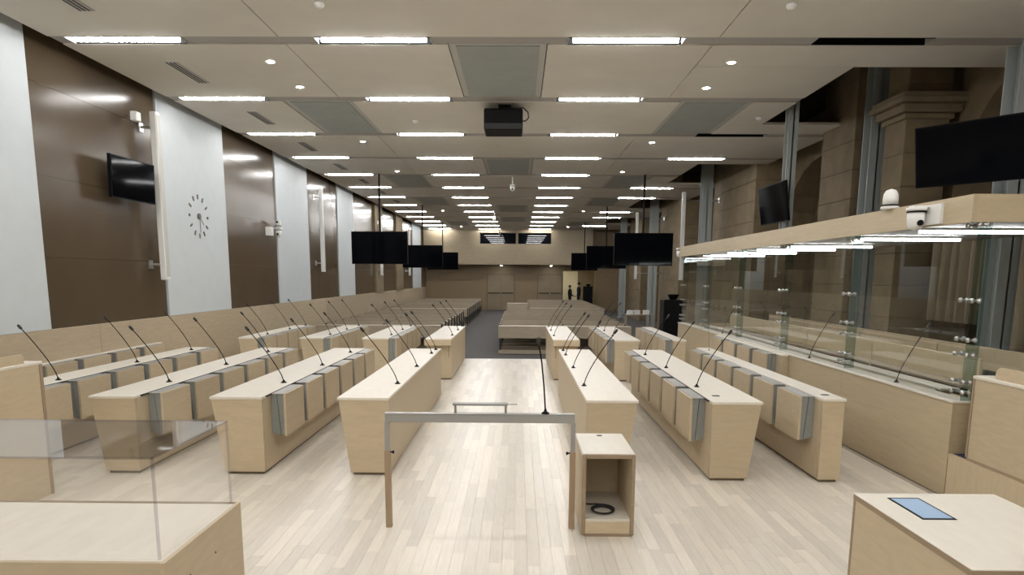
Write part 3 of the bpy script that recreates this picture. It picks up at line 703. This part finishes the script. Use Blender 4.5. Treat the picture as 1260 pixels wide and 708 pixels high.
ptz(-5.83, 16.45, 3.078, True, 'white dome camera standing on a bracket on the clock wall')
for p, lb in (((-.2, 20.1, CZ), 'small white camera hanging from the middle of the ceiling, nearest the projector'), ((-1.12, 31.0, CZ), 'small white camera hanging from the ceiling above the public benches'), ((-1.15, 40.6, CZ), 'small white camera hanging from the ceiling before the back gallery')):
    o = ptz(p[0], p[1], p[2] - .22, False, lb, sc=.9); MB().tube([(p[0], p[1], p[2]), (p[0], p[1], p[2] - .23)], .015, 8).build('drop_tube', 'white_paint', o)
t = thing('projector', 'black projector hanging from the ceiling above the central aisle', 'projector', (-.27, 11.75, CZ))
MB().box(-.595, .055, 11.55, 12.15, 4.36, 4.70, bevel=.025, seg=2).build('body', 'black_plastic', t); B('lower_fascia', 'rubber', t, -.58, .045, 11.54, 11.56, 4.37, 4.46)
MB().tube([(-.25, 11.85, 4.69), (-.25, 11.85, CZ + .02)], .04, 12).box(-.36, -.14, 11.75, 11.95, CZ - .02, CZ).build('ceiling_mount', 'black_plastic', t)
MB().lathe([(.06, 0), (.06, .03), (.045, .035)], (-.10, 12.15, 4.52), 'y', 16).build('lens', 'window_glass', t)
MB().tube([(-.2, 11.85, 4.78), (-.1, 11.75, 4.74), (.06, 11.62, 4.72), (.14, 11.58, 4.64), (.15, 11.57, 4.55), (.10, 11.57, 4.50), (.05, 11.57, 4.50)], .012, 6).build('cable', 'rubber', t, True)
def column_speaker(x, y, z0, z1, wall, label):
    t = thing('column_speaker', label, 'speaker', (x, y, z0), 'slim white column speakers'); s = 1 if x > wall else -1
    B('cabinet', 'white_paint', t, x - .05, x + .05, y - .07, y + .07, z0, z1, bevel=.01); B('grille', 'panel_frame', t, x + s * .05, x + s * .054, y - .055, y + .055, z0 + .05, z1 - .05) if s > 0 else B('grille', 'panel_frame', t, x - .054, x - .05, y - .055, y + .055, z0 + .05, z1 - .05)
    for z in (z0 + .25, z1 - .25):
        m = MB().tube([(wall, y - .08, z), (x, y - .03, z)], .018, 8); m.box(*sorted((wall, wall + s * .02)), y - .14, y - .02, z - .07, z + .07); m.build('bracket', 'steel', t)
column_speaker(-5.80, 11.02, 1.86, 4.50, -6.0, 'slim white column speaker beside the clock panel'); column_speaker(-5.80, 20.0, 2.05, 4.45, -6.0, 'slim white column speaker on the middle brown wall panel')
column_speaker(-5.80, 28.55, 1.95, 4.4, -5.92, 'slim white column speaker on the stone pilaster of the clock wall'); column_speaker(-5.80, 35.9, 1.95, 4.4, -6.0, 'slim white column speaker on the far brown wall panel')
column_speaker(5.02, 20.9, 1.85, 4.5, 6.07, 'slim white column speaker hung past the end of the glass dock'); column_speaker(4.95, 28.6, 1.85, 4.6, 6.07, 'slim white column speaker on the dock side above the public benches')
t = thing('wall_spotlight', 'small white box spotlight on a bracket above the wall screen', 'spotlight', (-5.8, 10.5, 4.3))
B('head', 'white_paint', t, -5.86, -5.76, 10.42, 10.56, 4.24, 4.38, bevel=.012); MB().tube([(-6.0, 10.62, 4.36), (-5.86, 10.6, 4.37), (-5.81, 10.52, 4.375)], .014, 8).build('bracket', 'steel', t)

cl = thing('wall_clock', 'large wall clock of separate dark hour marks on a white wall panel', 'clock', (-5.97, 12.65, 3.03))
cy, czk, R = 12.66, 3.02, .355
for h in range(12):
    a = h * PI / 6; d = Vector((0, math.sin(a), math.cos(a))); side = Vector((0, math.cos(a), -math.sin(a)))
    ln = .085 if h not in (3, 9) else .045
    MB().obb(Vector((-5.963, cy, czk)) + d * R, side, d, Vector((1, 0, 0)), .03 if h not in (3, 9) else .045, ln, .014).build('hour_mark', 'clock_mark', cl)
MB().lathe([(.055, 0), (.055, .03), (.04, .036)], (-5.97, cy, czk), 'x', 18).build('hub', 'clock_mark', cl)
for a, ln, nm, wd in ((PI, .30, 'minute_hand', .012), (PI * 4.5 / 6, .20, 'hour_hand', .018)):
    d = Vector((0, math.sin(a), math.cos(a))); side = Vector((0, math.cos(a), -math.sin(a)))
    MB().obb(Vector((-5.945, cy, czk)) + d * ln / 2, side, d, Vector((1, 0, 0)), wd, ln, .006).build(nm, 'clock_mark', cl)

# recessed spots under the gallery
for n, x in enumerate((-1.1, 2.06)):
    t = thing('recess_spot', ('small bluish spot under the gallery above the back doors, clock-wall side', 'small bluish spot under the gallery above the back doors, dock side')[n], 'spotlight', (x, 42.9, 2.66), 'spots above the back doors')
    MB().lathe([(.09, 0), (.09, -.05), (.07, -.06)], (x, 42.9, 2.66), seg=14).build('housing', 'white_paint', t); MB().lathe([(.06, -.06), (.03, -.075)], (x, 42.9, 2.66), seg=14).build('lens', 'spot_lens', t)
t = thing('side_room_lamp', 'warm ceiling lamp in the lit side room behind the doorway', 'lamp', (3.0, 45.3, 2.82))
MB().lathe([(.2, 2.898), (.2, 2.86), (.17, 2.84)], (3.0, 45.3, 0), seg=18).build('lamp_body', 'white_paint', t); MB().lathe([(.16, 2.84), (.1, 2.82)], (3.0, 45.3, 0), seg=18).build('diffuser', 'side_lamp', t)

# ================================================================== public benches
def bench_proto(L):
    t = thing('public_bench', '', 'bench', (0, 0, CARPET)); z = CARPET
    B('writing_shelf', 'bench_wood', t, 0, L, 0, .36, z + .77, z + .80, bevel=.004); B('front_panel', 'bench_wood', t, 0, L, .0, .025, z + .46, z + .768); B('foot_rail', 'bench_wood', t, 0, L, .0, .05, z + .02, z + .12)
    B('seat', 'bench_wood', t, .05, L - .05, .55, .92, z + .42, z + .45); B('backrest', 'bench_wood', t, .05, L - .05, .92, .95, z + .50, z + .84)
    for k in range(max(2, int(L / 1.3)) + 1):
        n_ = max(2, int(L / 1.3)); x = .02 + (L - .08) * k / n_
        MB().box(x, x + .04, .03, .07, z, z + .77).box(x, x + .04, .07, .90, z + .36, z + .40).box(x, x + .04, .86, .92, z, z + .80).build('leg', 'channel_dark', t)
    return t
def bench_block(L, x, ys, label, group):
    p = bench_proto(L)
    for n, y in enumerate(ys):
        o = p if n == 0 else copy_tree(p); o.location = (x, y, CARPET); tag(o, label % ORD[n], 'bench', group)
bench_block(3.5, -5.72, [18.8 + .98 * k for k in range(9)], '%s pale public bench from the parquet in the front block, clock-wall side', 'front public benches by the clock wall')
bench_block(3.5, -5.72, [28.9 + .98 * k for k in range(12)], '%s pale public bench from the parquet in the rear block, clock-wall side', 'rear public benches by the clock wall')
bench_block(3.75, -.56, [18.8 + .98 * k for k in range(9)], '%s pale public bench from the parquet in the front block, dock side', 'front public benches on the dock side')
bench_block(3.3, .5, [29.6 + .98 * k for k in range(10)], '%s pale public bench from the parquet in the rear block, dock side', 'rear public benches on the dock side')
t = thing('control_desk', 'pale wooden boxed control desk at the head of the rear benches', 'desk', (-.05, 29.9, CARPET))
B('front_panel', 'bench_wood', t, -.5, .40, 29.6, 29.63, CARPET + .02, CARPET + .98); B('side_panel', 'bench_wood', t, -.5, -.47, 29.63, 30.3, CARPET, CARPET + .98); B('side_panel', 'bench_wood', t, .37, .40, 29.63, 30.3, CARPET, CARPET + .98); B('tabletop', 'bench_wood', t, -.5, .40, 29.6, 30.3, CARPET + .98, CARPET + 1.01, bevel=.004)
t = thing('side_table', 'low wooden table standing by the steel post on the dock side', 'table', (4.9, 27.0, CARPET))
B('tabletop', 'bench_wood', t, 4.3, 5.4, 26.8, 27.3, .42, .45)
for x in (4.34, 5.36):
    for y in (26.84, 27.26): B('leg', 'bench_wood', t, x - .025, x + .025, y - .025, y + .025, CARPET, .42)
for n, x in enumerate((4.5, 4.78, 5.15)):
    o = thing('document_box', ('small white document box at the end of the low table toward the aisle', 'middle small white document box on the low table', 'small white document box at the end of the low table toward the post')[n], 'box', (x, 27.0, .45), 'white boxes on the low table')
    B('body', 'paper_white', o, x - .11, x + .11, 26.9, 27.15, .45, .58); B('lid', 'white_paint', o, x - .115, x + .115, 26.895, 27.155, .58, .61)

# ================================================================== two people in the doorway
def person(x, y, h, face, cloth, label, arm, shirt=False):
    s = h / 1.75; z0 = CARPET
    J = {'pelvis': (0, 0, .95, .135), 'waist': (0, 0, 1.10, .125), 'chest': (0, .01, 1.30, .150), 'neckb': (0, 0, 1.45, .085), 'neck': (0, 0, 1.52, .055), 'head': (.01, 0, 1.60, .085), 'crown': (.0, 0, 1.70, .080)}
    E_ = [('pelvis', 'waist'), ('waist', 'chest'), ('chest', 'neckb'), ('neckb', 'neck'), ('neck', 'head'), ('head', 'crown')]
    J['nose'] = (.085, 0, 1.62, .018); E_.append(('head', 'nose'))
    for sd, k in ((1, 'l'), (-1, 'r')):
        J['hip' + k] = (0, .09 * sd, .90, .095); J['knee' + k] = (.02, .10 * sd, .50, .065); J['ank' + k] = (-.01, .10 * sd, .09, .045); J['toe' + k] = (.15, .11 * sd, .04, .04)
        E_ += [('pelvis', 'hip' + k), ('hip' + k, 'knee' + k), ('knee' + k, 'ank' + k), ('ank' + k, 'toe' + k)]
        J['sh' + k] = (0, .19 * sd, 1.40, .065); J['el' + k] = (.02 + .06 * arm, .24 * sd, 1.13, .048); J['wr' + k] = (.08 + .22 * arm, .20 * sd, .90 + .16 * arm, .034); J['ha' + k] = (.13 + .27 * arm, .18 * sd, .85 + .22 * arm, .038)
        E_ += [('neckb', 'sh' + k), ('sh' + k, 'el' + k), ('el' + k, 'wr' + k), ('wr' + k, 'ha' + k)]
        for f in range(4):
            J['f%d' % f + k] = (.20 + .27 * arm, .18 * sd + (f - 1.5) * .02, .80 + .25 * arm, .009); E_.append(('ha' + k, 'f%d' % f + k))
    names = list(J); ca, sa = math.cos(face), math.sin(face)
    co = [((J[n][0] * ca - J[n][1] * sa) * s, (J[n][0] * sa + J[n][1] * ca) * s, J[n][2] * s) for n in names]
    me = bpy.data.meshes.new('person'); me.from_pydata(co, [(names.index(a), names.index(b)) for a, b in E_], [])
    tmp = bpy.data.objects.new('person_skeleton', me); COL.objects.link(tmp)
    sk = tmp.modifiers.new('skin', 'SKIN'); tmp.modifiers.new('sub', 'SUBSURF').levels = 1
    for i, n in enumerate(names):
        v = me.skin_vertices[0].data[i]; f_ = 1.0 if n[0] == 'f' or n in ('head', 'crown', 'nose', 'neck') else 1.18; v.radius = (J[n][3] * s * f_, J[n][3] * s * f_); v.use_root = (n == 'pelvis')
    bpy.context.view_layer.update(); dg = bpy.context.evaluated_depsgraph_get()
    body = bpy.data.meshes.new_from_object(tmp.evaluated_get(dg)); bpy.data.objects.remove(tmp)
    body.materials.clear()
    for mname in cloth: body.materials.append(MATS[mname])
    zmin = min(v.co.z for v in body.vertices)
    for v in body.vertices: v.co.z -= zmin
    hands = [Vector(co[names.index('ha' + k)]) for k in 'lr']
    for p in body.polygons:
        c = p.center; p.use_smooth = True
        p.material_index = 0 if c.z > 1.49 * s or min((c - q).length for q in hands) < .09 * s else (1 if c.z > .93 * s else 2)
    o = bpy.data.objects.new('person', body); COL.objects.link(o); o.location = (x, y, z0)
    tag(o, label, 'person')
    hm = MB(); hc = Vector((x, y, z0)) + Vector((-.012 * ca * s, -.012 * sa * s, 1.675 * s))
    r = bmesh.ops.create_uvsphere(hm.bm, u_segments=14, v_segments=9, radius=.105 * s)
    for v in r['verts']:
        v.co = hc + Vector((v.co.x, v.co.y, max(v.co.z, -.07 * s)))
    hm.build('hair', 'hair', o, True)
    if shirt:
        sm = MB(); rows = []
        for zz, half, dx in ((1.46, .05, .09), (1.30, .11, .165), (1.10, .10, .145), (.96, .09, .15)):
            rows.append([Vector((x, y, z0)) + Vector(((dx - .04 * (k / 3) ** 2) * ca * s - half * k / 3 * sa * s, (dx - .04 * (k / 3) ** 2) * sa * s + half * k / 3 * ca * s, zz * s)) for k in range(-3, 4)])
        so = sm.quads(rows).build('shirt_front', 'shirt', o, True); so.modifiers.new('thickness', 'SOLIDIFY').thickness = .01
person(3.40, 44.4, 1.62, 0.0, ('skin', 'black_cloth', 'black_cloth'), 'person in black clothing reaching out toward a companion in the lit doorway', .7)
person(3.98, 44.5, 1.80, PI, ('skin', 'black_cloth', 'black_cloth'), 'person in a dark jacket over a pale shirt standing in the lit doorway', .15, True)
